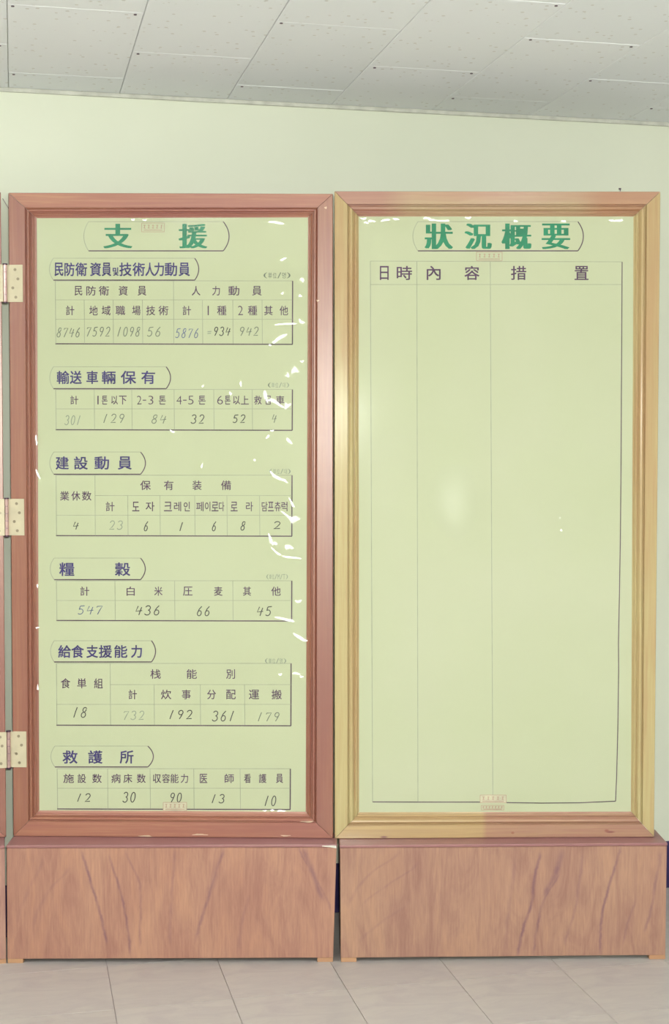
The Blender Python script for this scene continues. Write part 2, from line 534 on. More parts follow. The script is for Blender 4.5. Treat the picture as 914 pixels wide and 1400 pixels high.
# ceiling lamps out of view, above and behind the camera
NAMES = ['white fluorescent trough on the ceiling just in front of the left board', 'white fluorescent trough on the ceiling just in front of the right board',
         'white fluorescent trough on the ceiling far to the left', 'white fluorescent trough on the ceiling far to the right']
for k, (tx, ty, _) in enumerate(TUBES):
    t = thing('ceiling_lamp', (tx, ty, CEIL), 0,
              NAMES[k], 'lamp')
    bm = bmesh.new(); box(bm, -0.17, 0.17, -0.65, 0.65, -0.045, 0.0); bevel(bm, 0.006, 1); mesh_obj('housing', bm, M['lamp_body'], t)
    bm = bmesh.new(); box(bm, -0.14, 0.14, -0.6, 0.6, -0.052, -0.044); mesh_obj('diffuser', bm, M['tube'], t)

# added, unseen fill stands that brighten the ceiling, one on each side
for k, (tx, ty) in enumerate(FILL_UPLIGHTS):
    t = thing('floor_lamp', (tx, ty, 0), 0, ['standing uplighter to the left of the boards, out of the picture', 'standing uplighter to the right of the boards, out of the picture'][k], 'lamp')
    bm = bmesh.new(); cyl(bm, (0, 0, 0.015), 'z', 0.15, 0.03, 32); bevel(bm, .004, 1); mesh_obj('base', bm, M['lamp_body'], t)
    bm = bmesh.new(); cyl(bm, (0, 0, 0.82), 'z', 0.012, 1.58, 16); mesh_obj('pole', bm, M['lamp_body'], t)
    bm = bmesh.new(); bmesh.ops.create_cone(bm, cap_ends=True, segments=32, radius1=.05, radius2=.23, depth=0.1, matrix=Matrix.Translation((0, 0, 1.655)))
    mesh_obj('lamp_shade', bm, M['lamp_body'], t)

# ---------------------------------------------------------------- plinths
def plinth(pl, corners, depth, mat, foot_px, label, w_extra=0.0):
    """corners: px of top-left, top-right, bottom-left, bottom-right of the front face"""
    tl, tr, bl, br = [pl.uv(*c) for c in corners]
    t = thing('plinth', pl.o, pl.ang, label, 'base')
    zt = (tl[1] + tr[1]) / 2
    th = 0.009
    zf = 0.012
    # local: x=u, y=-w (behind front face positive), z=v
    lf = lambda z: bl[0] + (tl[0] - bl[0]) * z / zt
    rt = lambda z: br[0] + (tr[0] - br[0]) * z / zt
    bm = bmesh.new()
    hexa(bm, [(lf(zf), 0, zf), (rt(zf), 0, zf), (rt(zt - th), 0, zt - th), (lf(zt - th), 0, zt - th)],
             [(lf(zf), th, zf), (rt(zf), th, zf), (rt(zt - th), th, zt - th), (lf(zt - th), th, zt - th)])
    bevel(bm, 0.0012, 1)
    mesh_obj('front_panel', bm, mat, t)
    for f, s in ((lf, 1), (rt, -1)):
        bm = bmesh.new()
        a, b = f(zf) + s * 0.0006, f(zt - th) + s * 0.0006
        hexa(bm, [(a, th + .0003, 0.0), (a + s * th, th + .0003, 0.0), (b + s * th, th + .0003, zt - th), (b, th + .0003, zt - th)],
                 [(a, depth, 0.0), (a + s * th, depth, 0.0), (b + s * th, depth, zt - th), (b, depth, zt - th)])
        mesh_obj('side_panel', bm, M['ply_c'], t)
    bm = bmesh.new()
    hexa(bm, [(lf(zt) - .001, -0.0012, zt - th + .0003), (rt(zt) + .001, -0.0012, zt - th + .0003), (rt(zt) + .001, -0.0012, zt), (lf(zt) - .001, -0.0012, zt)],
             [(lf(zt) - .001, depth, zt - th + .0003), (rt(zt) + .001, depth, zt - th + .0003), (rt(zt) + .001, depth, zt), (lf(zt) - .001, depth, zt)])
    bevel(bm, 0.0022, 2)
    mesh_obj('top_board', bm, M['ledge'], t)
    for a, b in foot_px:
        ua, ub = pl.uv(a, 1314)[0], pl.uv(b, 1314)[0]
        bm = bmesh.new(); box(bm, ua, ub, 0.0005, 0.03, 0.0, zf - 0.0002); bevel(bm, 0.0008, 1)
        mesh_obj('foot', bm, M['foot'], t)
    return t, zt

PA = Plane(on_z(10, 1317), on_z(455, 1315.3))
PB = Plane(on_z(465.5, 1315.5), on_z(909, 1311.5))
def sk(pl, pts, hw, st):
    return ([pl.uv(*p) for p in pts], hw * 1.55 * 0.00202, st * 0.85)
M['ply_a'] = plywood('plywood_left', 0.35, (166, 120, 103), (112, 74, 94), (178, 134, 113), 0.13, 0.9, 0.33, [
    sk(PA, [(112, 1165), (121, 1195), (130, 1225), (140, 1262), (145, 1290)], 2.2, .8), sk(PA, [(150, 1172), (162, 1210), (172, 1255), (178, 1306)], 2.0, .7),
    sk(PA, [(172, 1165), (190, 1205), (192, 1240), (191, 1295)], 2.0, .45), sk(PA, [(239, 1160), (235, 1220), (232, 1290)], 2.4, .35),
    sk(PA, [(306, 1157), (294, 1195), (282, 1235), (268, 1285)], 2.6, .65), sk(PA, [(297, 1180), (291, 1205), (286, 1222)], 4.5, .4),
    sk(PA, [(415, 1160), (424, 1185), (434, 1212), (441, 1232)], 4.0, .6), sk(PA, [(408, 1158), (431, 1200), (452, 1245)], 2.0, .5),
    sk(PA, [(340, 1225), (333, 1250), (326, 1300)], 2.5, .3), sk(PA, [(60, 1170), (40, 1215), (24, 1260)], 3, .2), sk(PA, [(95, 1185), (65, 1220), (45, 1270)], 3, .2)])
M['ply_b'] = plywood('plywood_right', 3.1, (163, 123, 106), (110, 72, 94), (175, 136, 114), -0.2, 0.9, 0.33, [
    sk(PB, [(768, 1162), (764, 1180), (756, 1200), (744, 1226)], 4.2, .7), sk(PB, [(738, 1165), (730, 1200), (726, 1235), (716, 1265), (708, 1306)], 2.4, .75),
    sk(PB, [(762, 1195), (744, 1228), (735, 1262), (729, 1306)], 2.2, .65), sk(PB, [(847, 1158), (834, 1205), (822, 1255), (820, 1306)], 2.2, .75),
    sk(PB, [(796, 1165), (790, 1215), (784, 1250), (772, 1290)], 2.4, .4), sk(PB, [(903, 1162), (896, 1205), (888, 1250), (880, 1275)], 2.4, .5),
    sk(PB, [(868, 1230), (858, 1262), (852, 1290)], 2.0, .4), sk(PB, [(704, 1170), (697, 1230), (690, 1300)], 3.0, .25),
    sk(PB, [(545, 1165), (505, 1195), (478, 1235)], 3.0, .25), sk(PB, [(570, 1180), (530, 1210), (498, 1235)], 3.0, .25), sk(PB, [(560, 1230), (520, 1262), (490, 1290)], 4, .2)])
base_a, ZA = plinth(PA, [(9, 1154.8), (460, 1155), (10, 1317), (455, 1315.3)], 0.113, M['ply_a'], [(10.4, 31.5), (433.5, 454.8)],
                    'long low plywood plinth under the reddish framed board of tables')
base_b, ZB = plinth(PB, [(464.5, 1154.4), (911.3, 1153), (465.5, 1315.5), (909, 1311.5)], 0.135, M['ply_b'], [(466, 487), (887, 909)],
                    'long low plywood plinth under the yellow framed mostly blank board')
# pale sliver on the top edge of the left plinth, at its right end
def sliver(pl, zt, pts, parent):
    bm = bmesh.new()
    a = [pl.uv(px, py)[0] for px, py in pts]
    vs = [bm.verts.new((u, -0.0022 - (0.0012 if 0 < i < len(a) - 1 else 0), zt - 0.0035 + dz)) for i, (u, dz) in enumerate(zip(a, [0, .001, .0012, .0]))]
    vs2 = [bm.verts.new((u, -0.0016, zt - 0.0075 + dz)) for u, dz in zip(a, [0.002, 0, -.002, -.004])]
    for i in range(3):
        bm.faces.new((vs[i], vs[i + 1], vs2[i + 1], vs2[i]))
    o = mesh_obj('edge_chip', bm, M['chip'], parent)
    o['label'] = 'pale chipped edge'
sliver(PA, ZA, [(440, 1155), (448, 1155), (455, 1155), (459.5, 1155)], base_a)

# ---------------------------------------------------------------- framed boards
# profile across the frame: (t from outer edge 0 to sight edge 1, height above the paper-side zero)
PROF_A = [(0.0, -0.016), (0.0, -0.0008), (0.02, 0.0012), (0.60, 0.0012), (0.615, -0.0035), (0.64, -0.0045), (0.655, -0.001), (0.69, 0.0022), (0.73, 0.0022), (0.765, -0.001),
          (0.78, -0.0050), (0.80, -0.0050), (0.815, -0.002), (0.85, 0.0004), (0.875, -0.001), (0.89, -0.0055), (0.905, -0.006), (0.93, -0.0085), (1.0, -0.0105), (1.0, -0.016)]
PROF_B = [(0.0, -0.016), (0.0, -0.0008), (0.02, 0.0012), (0.52, 0.0012), (0.535, -0.0045), (0.56, -0.0045), (0.60, 0.0010), (0.66, 0.0040), (0.72, 0.0030), (0.77, -0.0015),
          (0.80, -0.0055), (0.825, -0.0055), (0.85, -0.0020), (0.89, -0.0008), (0.925, -0.003), (0.95, -0.0085), (1.0, -0.0105), (1.0, -0.016)]
PAPER_W = -0.0105
def frame_piece(name, parent, prof, o0, i0, o1, i1, mat, label=None, gap=0.0006):
    """mitred moulding between corner 0 and corner 1 (outer and inner uv of each)"""
    d = (Vector(o1) - Vector(o0)).normalized()
    bm = bmesh.new()
    ra, rb = [], []
    for t, h in prof:
        a = Vector(o0).lerp(Vector(i0), t) + d * gap
        b = Vector(o1).lerp(Vector(i1), t) - d * gap
        ra.append(bm.verts.new((a.x, -h, a.y)))
        rb.append(bm.verts.new((b.x, -h, b.y)))
    n = len(prof)
    for i in range(n):
        j = (i + 1) % n
        f = bm.faces.new((ra[i], ra[j], rb[j], rb[i]))
    bm.faces.new(ra); bm.faces.new(rb[::-1])
    o = mesh_obj(name, bm, mat, parent)
    if label: o['label'] = label
    return o

def quad_sheet(bm, pts, w, th=0.0):
    if th:
        hexa(bm, [(u, -w, v) for u, v in pts], [(u, -w + th, v) for u, v in pts])
    else:
        bm.faces.new([bm.verts.new((u, -w, v)) for u, v in pts])

# ---- lettering
glyph_cache = {}
def glyphs(chars, offset):
    objs = {}
    for ch in set(chars):
        c = bpy.data.curves.new('g', 'FONT')
        c.body = ch
        c.offset = offset
        c.resolution_u = 3
        o = bpy.data.objects.new('g', c)
        COL.objects.link(o)
        objs[ch] = o
    bpy.context.view_layer.update()
    dg = bpy.context.evaluated_depsgraph_get()
    for ch, o in objs.items():
        me = bpy.data.meshes.new_from_object(o.evaluated_get(dg))
        vs = [tuple(v.co[:2]) for v in me.vertices]
        fs = [tuple(p.vertices) for p in me.polygons]
        glyph_cache[(ch, offset)] = (vs, fs)
        bpy.data.meshes.remove(me)
    for o in objs.values():
        c = o.data
        bpy.data.objects.remove(o)
        bpy.data.curves.remove(c)

def letters(name, pl, items, mat, parent, offset=0.0, w=None, smear=0.0, scale_label=None):
    """items: (char, x0, y0, x1, y1) boxes in photograph pixels on the sheet"""
    w = PAPER_W + 0.0005 if w is None else w
    glyphs([i[0] for i in items], offset)
    glyphs([i[0] for i in items if i[0] in '0123456789'], -0.0121)
    joined = name == 'unit_note'
    bm = bmesh.new()
    for ch, x0, y0, x1, y1 in items:
        digit = ch in '123456789'
        vs, fs = glyph_cache[(ch, -0.0121 if digit else offset)]
        if not vs: continue
        if ch == '1': x0, x1 = (x0 + x1) / 2 - 0.9, (x0 + x1) / 2 + 0.9
        a0, a1 = min(v[0] for v in vs), max(v[0] for v in vs)
        b0, b1 = min(v[1] for v in vs), max(v[1] for v in vs)
        sy = 0.0 if name == 'title_lettering' else smear
        steps = [(0, 0)] if (not smear or digit) else ([(k * smear / 2, 0) for k in (-2, -1, 0, 1, 2)] if not sy else [(-smear, -sy), (smear, -sy), (-smear, sy), (smear, sy)])
        for si, (sft, sfy) in enumerate(steps):
            nv = []
            for vx, vy in vs:
                fx_ = (vx - a0) / max(a1 - a0, 1e-6)
                fy_ = (vy - b0) / max(b1 - b0, 1e-6)
                px = x0 + smear + (x1 - x0 - 2 * smear) * fx_ + sft
                py = y1 - sy + (y0 - y1 + 2 * sy) * fy_ + sfy
                u, v = pl.uv(px, py, w)
                nv.append(bm.verts.new((u, -w - si * 0.00002, v)))
            for f in fs:
                try: bm.faces.new([nv[i] for i in f])
                except ValueError: pass
        if not joined:
            mesh_obj(name.split('_')[0] + '_character', bm, mat, parent, recalc=False)
            bm = bmesh.new()
    if not joined:
        bm.free()
        return
    o = mesh_obj(name, bm, mat, parent, recalc=False)
    o['kind'] = 'stuff'
    if scale_label: o['label'] = scale_label
    return o

# ---- pen strokes
def ribbon(bm, pl, pts, width, w, closed=False):
    q = [Vector(p) for p in pts]
    n = len(q)
    L, R = [], []
    for i in range(n):
        a = q[max(i - 1, 0)]; b = q[min(i + 1, n - 1)]
        d = (b - a)
        if d.length < 1e-6: d = Vector((1, 0))
        d.normalize()
        nn = Vector((-d.y, d.x)) * (width / 2)
        for lst, s in ((L, 1), (R, -1)):
            p = q[i] + nn * s
            u, v = pl.uv(p.x, p.y, w)
            lst.append(bm.verts.new((u, -w, v)))
    for i in range(n - 1):
        bm.faces.new((L[i], L[i + 1], R[i + 1], R[i]))
def arc(cx, cy, rx, ry, a0, a1, n=10):
    return [(cx + rx * math.cos(math.radians(a0 + (a1 - a0) * i / n)), cy + ry * math.sin(math.radians(a0 + (a1 - a0) * i / n))) for i in range(n + 1)]
DIG = {  # unit box, y down, hand drawn
 '0': [arc(.5, .5, .38, .48, -80, 285, 16)],
 '1': [[(.62, 0), (.45, .5), (.32, 1)]],
 '2': [arc(.48, .27, .36, .26, 190, 385, 9) + [(.55, .7), (.12, .98), (.95, .95)]],
 '3': [arc(.45, .25, .36, .24, 200, 440, 9) + arc(.45, .73, .42, .26, -80, 155, 10)],
 '4': [[(.3, .05), (.06, .6), (.98, .52)], [(.84, .16), (.7, .55), (.6, 1)]],
 '5': [[(.3, .06), (.2, .45)] + arc(.42, .68, .4, .3, 235, 500, 12), [(.3, .06), (.92, .02)]],
 '6': [[(.72, 0), (.35, .3), (.15, .68)] + arc(.48, .72, .34, .27, 190, -175, 14)],
 '7': [[(.1, .22), (.14, .08), (.9, .06), (.6, .5), (.35, 1)]],
 '8': [[(.85, .12)] + arc(.55, .25, .3, .23, -50, -230, 8) + arc(.45, .74, .34, .25, -60, 240, 12) + [(.6, .45), (.82, .2)]],
 '9': [arc(.5, .27, .34, .25, -20, 340, 12) + [(.82, .3), (.66, .65), (.42, 1)]],
 '=': [[(.1, .55), (.9, .5)], [(.15, .75), (.85, .72)]],
}
def figures(bm, pl, txt, x0, y0, x1, y1, width=1.15, slant=0.16):
    n = len(txt)
    cw = (x1 - x0) / (n if n > 1 else 1)
    for i, ch in enumerate(txt):
        if ch == ' ': continue
        bx = x0 + i * cw
        for s in DIG[ch]:
            pts = []
            for a, b in s:
                pts.append((bx + a * cw * 0.74 + (0.5 - b) * slant * (y1 - y0) + cw * .1, y0 + b * (y1 - y0)))
            ribbon(bm, pl, pts, width, PAPER_W + 0.0006)
def line(bm, pl, x0, y0, x1, y1, width):
    n = 8
    ribbon(bm, pl, [(x0 + (x1 - x0) * i / n, y0 + (y1 - y0) * i / n) for i in range(n + 1)], width, PAPER_W + 0.0004)

def row(s, boxes, y0, y1):
    return [(c, a, y0, b, y1) for c, (a, b) in zip(s, boxes)]

def pill(dark, faint, pl, xl, xr, yt, yb, bl, br):
    """title outline: heavy below and at the right, faint above and at the left"""
    ym = (yt + yb) / 2; h = (yb - yt) / 2
    line(dark, pl, xl, yb, xr, yb, 1.5)
    ribbon(dark, pl, [(xr + (br - xr) * (1 - ((y - ym) / h) ** 2), y) for y in [yt + (yb - yt) * i / 12 for i in range(13)]], 1.4, PAPER_W + 0.0004)
    line(faint, pl, xl, yt, xr, yt, 0.8)
    ribbon(faint, pl, [(xl + (bl - xl) * (1 - ((y - ym) / h) ** 2), y) for y in [yt + (yb - yt) * i / 12 for i in range(13)]], 0.9, PAPER_W + 0.0004)

def grid(dark, faint, pl, l, t, r, b, hs, vs, lb=None):
    line(faint, pl, l, t, r, t, 0.8); line(faint, pl, l, t, l + .8, b, 0.9)
    for y, x0 in hs: line(faint, pl, x0, y, r, y, 0.7)
    for x, y0 in vs: line(faint, pl, x, y0, x + .5, b, 0.8)
    line(dark, pl, l, b, r, b + (.8), 1.5); line(dark, pl, r, t, r - .3, b + .8, 1.6)

FLASH = Vector((0.07, -0.08, 1.58))
def bump_patch(bm, pl, px, py, lx, ly, ang, w, curl=0.02, rings=3, seg=14, wob=0.28):
    """small crease facet of the film, lifted along one side; size in photograph pixels"""
    u0, v0 = pl.uv(px, py, w)
    P = pl.o + pl.u * u0 + pl.n * w + Vector((0, 0, v0))
    nrm = (CO - P).normalized() + (FLASH - P).normalized()
    gu, gv = -nrm.dot(pl.u) / nrm.dot(pl.n), -nrm.z / nrm.dot(pl.n)
    s = 3.95 / FPX
    ca, sa = math.cos(math.radians(-ang)), math.sin(math.radians(-ang))
    ph = random.uniform(0, 6)
    lift = (abs(gu) + abs(gv)) * max(lx, ly) * s + 0.0004
    dv0 = 0.9 * wob * ly * s * math.sin(ph)
    V = [[bm.verts.new((u0 - dv0 * sa, -w - lift - gu * (-dv0 * sa) - gv * dv0 * ca, v0 + dv0 * ca))]]
    for k in range(1, rings + 1):
        rw = []
        for i in range(seg):
            t = 2 * math.pi * i / seg
            rr = k / rings * (1 + wob * math.sin(3 * t + ph) * (k / rings))
            a, b = math.cos(t) * rr, math.sin(t) * rr
            du, dv = a * lx * s, b * ly * s + 0.9 * wob * ly * s * math.sin(a * 3 + ph)
            x, z = du * ca - dv * sa, du * sa + dv * ca
            h = lift + gu * x + gv * z - curl * min(lx, ly) * s * (rr ** 2)
            rw.append(bm.verts.new((u0 + x, -w - h, v0 + z)))
        V.append(rw)
    for i in range(seg):
        j = (i + 1) % seg
        bm.faces.new((V[0][0], V[1][i], V[1][j]))
        for k in range(1, rings):
            bm.faces.new((V[k][i], V[k + 1][i], V[k + 1][j], V[k][j]))

def film_sheet(pl, q, w, height_fn, nu=46, nv=90):
    bm = bmesh.new()
    V = []
    for j in range(nv + 1):
        rw = []
        for i in range(nu + 1):
            a, b = i / nu, j / nv
            bo = Vector(q[0]).lerp(Vector(q[1]), a); to = Vector(q[3]).lerp(Vector(q[2]), a)
            p = bo.lerp(to, b)
            edge = min(a, 1 - a, b, 1 - b)
            e = min(1, edge * 18)
            rw.append(bm.verts.new((p.x, -w - height_fn(p.x, p.y) * e, p.y)))
        V.append(rw)
    for j in range(nv):
        for i in range(nu):
            bm.faces.new((V[j][i], V[j][i + 1], V[j + 1][i + 1], V[j + 1][i]))
    return bm

def board_base(pl, z_floor, outer_px, inner_px, prof, mz, mx, label, name='framed_board', labels=(None,) * 4):
    """outer/inner: px of TL, TR, BR, BL"""
    t = thing(name, Vector((pl.o.x, pl.o.y, 0)), pl.ang, label, 'board')
    O = [pl.uv(*c) for c in outer_px]
    I = [pl.uv(*c, PAPER_W) for c in inner_px]
    O[2] = (O[2][0], z_floor + .0004); O[3] = (O[3][0], z_floor + .0004)
    frame_piece('frame_rail', t, prof, O[0], I[0], O[1], I[1], mx[0], labels[0])
    frame_piece('frame_stile', t, prof, O[1], I[1], O[2], I[2], mz[1], labels[1])
    frame_piece('frame_rail', t, prof, O[2], I[2], O[3], I[3], mx[1], labels[2])
    frame_piece('frame_stile', t, prof, O[3], I[3], O[0], I[0], mz[0], labels[3])
    bm = bmesh.new()
    q = [Vector(i).lerp(Vector(o), 0.25) for o, i in zip(O, I)]
    quad_sheet(bm, [q[3], q[2], q[1], q[0]], -0.0162, 0.004)
    mesh_obj('backing', bm, M['back'], t)
    bm = bmesh.new()
    q2 = [Vector(i).lerp(Vector(o), 0.03) for o, i in zip(O, I)]
    quad_sheet(bm, [q2[3], q2[2], q2[1], q2[0]], PAPER_W, 0.0006)
    return t, O, I, bm

# ---- left board: plane through the foot of its frame on the plinth top
FA = Plane(on_z(18.3, 1143.2, ZA), on_z(455, 1146.3, ZA))
OA = [(11.4, 263.5), (454.6, 265), (455, 1146.3), (18.3, 1143.2)]
IA = [(50.3, 298.3), (420.8, 297.3), (417.6, 1109.8), (53.8, 1108)]
left, O1, I1, pbm = board_base(FA, ZA, OA, IA, PROF_A, (M['red_z'], M['red_z']), (M['red_x'], M['red_x']),
    'reddish wooden framed board of handwritten tables under crinkled film')
sheetA = mesh_obj('paper_sheet', pbm, M['paper_a'], left)

letters('title_lettering', FA, [('支', 141, 306, 181, 339.5), ('援', 244, 306, 283.5, 339.5)], M['green'], sheetA, offset=0.0, smear=1.7)
hd = []
hd += row('民防衛資員', [(74.5, 86.6), (88, 102), (103, 119), (123, 138), (139, 152)], 359, 377.5)
hd += [('및', 154, 365.5, 162, 377)]
hd += row('技術人力動員', [(163, 180), (181, 198), (198.5, 211), (210.5, 224), (225, 242), (244, 259.5)], 359, 377.5)
hd += row('輸送車輛保有', [(77.5, 94.7), (95.5, 111.7), (118, 134), (139, 158), (165, 186), (193, 212)], 507, 525)
hd += row('建設動員', [(76, 94), (101, 120), (129, 149), (161, 180)], 624, 642)
hd += row('糧穀', [(81, 101.6), (157, 178)], 769, 787.5)
hd += row('給食支援能力', [(79.5, 97), (97.4, 114.7), (118, 134), (135, 153), (156, 174), (179, 194)], 882, 899.4)
hd += row('救護所', [(85.5, 106), (120.4, 140), (163.6, 182.5)], 1026, 1044)
letters('heading_lettering', FA, hd, M['navy'], sheetA, smear=0.28)
cl = []
cl += row('民防衛資員', [(102, 112.5), (118, 131), (135, 149), (162, 174.5), (188, 200)], 391, 404)
cl += row('人力動員', [(262, 273.7), (290, 300.5), (312, 327), (344.5, 357.5)], 391, 404)
cl += row('計地域職場技術', [(90, 101.6), (122, 133.5), (139, 151), (158, 171), (180.6, 192), (199.7, 212), (216.5, 230)], 418, 431)
cl += row('計1種2種其他', [(249.5, 261), (283, 286), (296.6, 309.3), (325, 332), (338.7, 351.3), (361, 372.5), (382, 393.6)], 418, 431)
cl += row('計1톤以下2', [(96, 107), (132.4, 135.4), (139, 147), (152, 161), (162.5, 173), (187, 193.5)], 541, 553)
cl += [('-', 195, 546.5, 199.7, 547.8)] + row('3톤4', [(202.7, 209.6), (217, 226.6), (241, 248.4)], 541, 553) + [('-', 250, 546.5, 255, 547.8)]
cl += row('5톤6톤以上救급車', [(257, 264.5), (271, 281), (296.6, 304.7), (307, 315), (318.5, 328), (329, 340), (347, 357.5), (362, 371), (377, 388.5)], 541, 553)
cl += row('業休数', [(82, 94.5), (97.5, 109.6), (112, 125)], 671.6, 684.4)
cl += row('保有装備', [(191.6, 206), (224, 237), (263, 275.5), (302, 315.7)], 657, 670)
cl += row('計도자크레인페이로다로라담프츄럭', [(144.5, 156.5), (180.6, 190.5), (199, 211), (224, 235), (237.6, 247.5), (251, 259.4), (268, 278), (280, 287.4),
      (289, 298.5), (299, 306.5), (315, 324.7), (336, 345.6), (357.5, 365.6), (366, 374), (375, 383.5), (384.4, 392.7)], 686, 699)
cl += row('計白米圧麦其他', [(109.6, 122), (173, 184), (210.7, 222), (250, 263), (292.5, 304), (332, 343), (370.6, 383.5)], 802, 814.5)
cl += row('食単組', [(83, 96), (105.5, 118), (128.5, 140.4)], 927.4, 941)
cl += row('栈能別', [(205.4, 219.7), (255, 269), (309, 321)], 915, 928)
cl += row('計炊事分配運搬', [(175.6, 187), (220, 234), (248.4, 260.6), (283, 295), (309, 322), (340, 354), (371, 385)], 943, 956)
cl += row('施設数病床数収容能力医師看護員', [(86.6, 101), (106, 117.5), (126, 139), (152, 165), (168.7, 180.6), (187, 199), (209, 220), (221.5, 232), (233, 244),
      (247, 257), (273, 283.3), (307, 319.6), (333.4, 342.6), (353.6, 364), (377, 386.7)], 1058, 1070.5)
letters('column_lettering', FA, cl, M['plum'], sheetA, smear=0.1)
notes = []
for (nx, ny, s) in ((360, 372.5, '(単位/명)'), (366, 523, '(単位/대)'), (368, 641, '(単位/대)'), (364, 785, '(単位/M/T)'), (362, 900, '(単位/명)')):
    wd = 38 if s[4] == '명' and ny < 400 else 30
    cw = wd / len(s)
    notes += [(c, nx + i * cw, ny, nx + (i + .82) * cw, ny + (8 if ny < 400 else 7)) for i, c in enumerate(s)]
letters('unit_note', FA, notes[:7], M['mid'], sheetA, offset=0.0)
letters('unit_note', FA, notes[7:], M['pale'], sheetA, offset=0.0, scale_label='faded unit note')

dk, ft_ = bmesh.new(), bmesh.new()
pill(dk, ft_, FA, 121, 305, 303, 343, 114.5, 313)
pill(dk, ft_, FA, 73, 266, 353, 383, 67.5, 271.5)
pill(dk, ft_, FA, 73, 227, 501.5, 531.4, 68, 233)
pill(dk, ft_, FA, 73.5, 192, 618, 648.4, 68, 198.7)
pill(dk, ft_, FA, 74, 192, 763, 792.5, 68.5, 198.5)
pill(dk, ft_, FA, 74, 207, 876, 905, 69, 212.5)
pill(dk, ft_, FA, 75, 202, 1020, 1048.6, 69.5, 209.5)
grid(dk, ft_, FA, 75.5, 384, 399.8, 470, [(410, 75.5), (436.5, 75.5)], [(115, 410), (154.5, 410), (194.5, 410), (237, 384), (276.5, 410), (318, 410), (358, 410)])
grid(dk, ft_, FA, 76, 532.5, 399.5, 587.5, [(559, 76)], [(128.7, 532.5), (180, 532.5), (237.8, 532.5), (292, 532.5), (344.5, 532.5)])
grid(dk, ft_, FA, 76.5, 649.7, 399, 732.3, [(677.5, 129.7), (704.5, 76.5)], [(129.7, 649.7), (174.5, 677.5), (218.5, 677.5), (266, 677.5), (310, 677.5), (354.5, 677.5)])
grid(dk, ft_, FA, 77, 794, 398.7, 848.3, [(821, 77)], [(157, 794), (238.5, 794), (318, 794)])
grid(dk, ft_, FA, 77, 907, 397.7, 991.5, [(936, 150.5), (963, 77)], [(150.5, 907), (210.5, 936), (273.5, 936), (334, 936)])
grid(dk, ft_, FA, 78, 1051, 396.7, 1106, [(1077.7, 78)], [(147, 1051), (205, 1051), (264.7, 1051), (328, 1051)])
mesh_obj('heavy_ruling', dk, M['darkrule'], sheetA, recalc=False)['kind'] = 'stuff'
mesh_obj('thin_ruling', ft_, M['faintrule'], sheetA, recalc=False)['kind'] = 'stuff'

FIG = {'pen': [], 'mid': [], 'pale': [], 'blue': []}
FIG['mid'] += [('8746', 77, 448, 111, 461), ('7592', 117, 447, 152, 460), ('1098', 159, 447, 193, 460), ('56', 200, 447, 222, 460),
               ('942', 326, 447, 355, 459), ('4', 371, 566, 379, 578), ('129', 139, 566, 172, 578), ('84', 206, 567, 229, 579), ('179', 352, 973, 386, 986)]
FIG['blue'] += [('5876', 239, 449, 273, 462), ('547', 105, 828, 142, 840)]
FIG['pen'] += [('934', 291, 447, 316, 459), ('32', 260, 567, 281, 579), ('52', 317, 567, 337, 578), ('4', 99, 713, 109, 724), ('6', 196, 713, 204, 726), ('1', 244, 714, 252, 726),
               ('6', 289, 713, 297, 726), ('8', 328, 713, 337, 725), ('2', 372, 713, 386, 723), ('436', 184, 828, 221, 841), ('66', 268, 829, 289, 842), ('45', 350, 829, 373, 842),
               ('18', 98, 967, 121, 981), ('192', 229, 971, 265, 983), ('361', 289, 972, 323, 986), ('12', 103, 1085, 126, 1096),
               ('30', 167, 1083, 187, 1097), ('90', 231, 1084, 250, 1097), ('13', 287, 1086, 309, 1098), ('10', 360, 1088, 379, 1102)]
FIG['pale'] += [('301', 88, 568, 112, 581), ('23', 148, 712, 170, 724), ('732', 167, 972, 199, 984), ('=', 282, 447, 291, 459)]
FIG['mid'].append(('179', 350, 974, 384, 986)); FIG['mid'].pop(-2)
for key, lst in FIG.items():
  for f in lst:
    bm = bmesh.new()
    figures(bm, FA, *f, width=1.25 if key == 'pen' else 1.1)
    o = mesh_obj('handwritten_figure', bm, M[key], sheetA, recalc=False)
    if key != 'pen': o['label'] = {'mid': 'soft grey figure', 'pale': 'faded pale figure', 'blue': 'bluish figure'}[key]

def tape_strip(pl, parent, x0, y0, x1, y1, solid=True, marks=5, lab='small reddish printed strip'):
    if solid:
        bm = bmesh.new()
        quad_sheet(bm, [pl.uv(x0, y1, PAPER_W), pl.uv(x1, y1, PAPER_W), pl.uv(x1, y0, PAPER_W), pl.uv(x0, y0, PAPER_W)], PAPER_W + 0.0007, 0.0002)
        o = mesh_obj('printed_strip', bm, M['tape'], parent); o['label'] = lab
    bm = bmesh.new()
    e = PAPER_W + 0.0009
    for a, b, c, d in ((x0, y0, x1, y0), (x1, y0, x1, y1), (x1, y1, x0, y1), (x0, y1, x0, y0)):
        ribbon(bm, pl, [(a, b), (c, d)], 0.7, e)
    h = y1 - y0
    for i in range(marks):
        cx = x0 + (x1 - x0) * (i + .7) / (marks + .4)
        ribbon(bm, pl, [(cx - 1.4, y0 + h * .25), (cx + 1.4, y0 + h * .25)], 0.9, e)
        ribbon(bm, pl, [(cx, y0 + h * .2), (cx, y0 + h * .6)], 1.0, e)
        ribbon(bm, pl, [(cx - 1.6, y0 + h * .55), (cx + 1.2, y0 + h * .6)], 0.8, e)
    ribbon(bm, pl, [(x0 + 3, y0 + h * .8), (x1 - 3, y0 + h * .8)], 1.0, e)
    mesh_obj('strip_print', bm, M['stamp'], parent, recalc=False)['kind'] = 'stuff'
tape_strip(FA, sheetA, 193.5, 305, 224.5, 317, solid=False)
tape_strip(FA, sheetA, 223, 1097, 255, 1108.6)

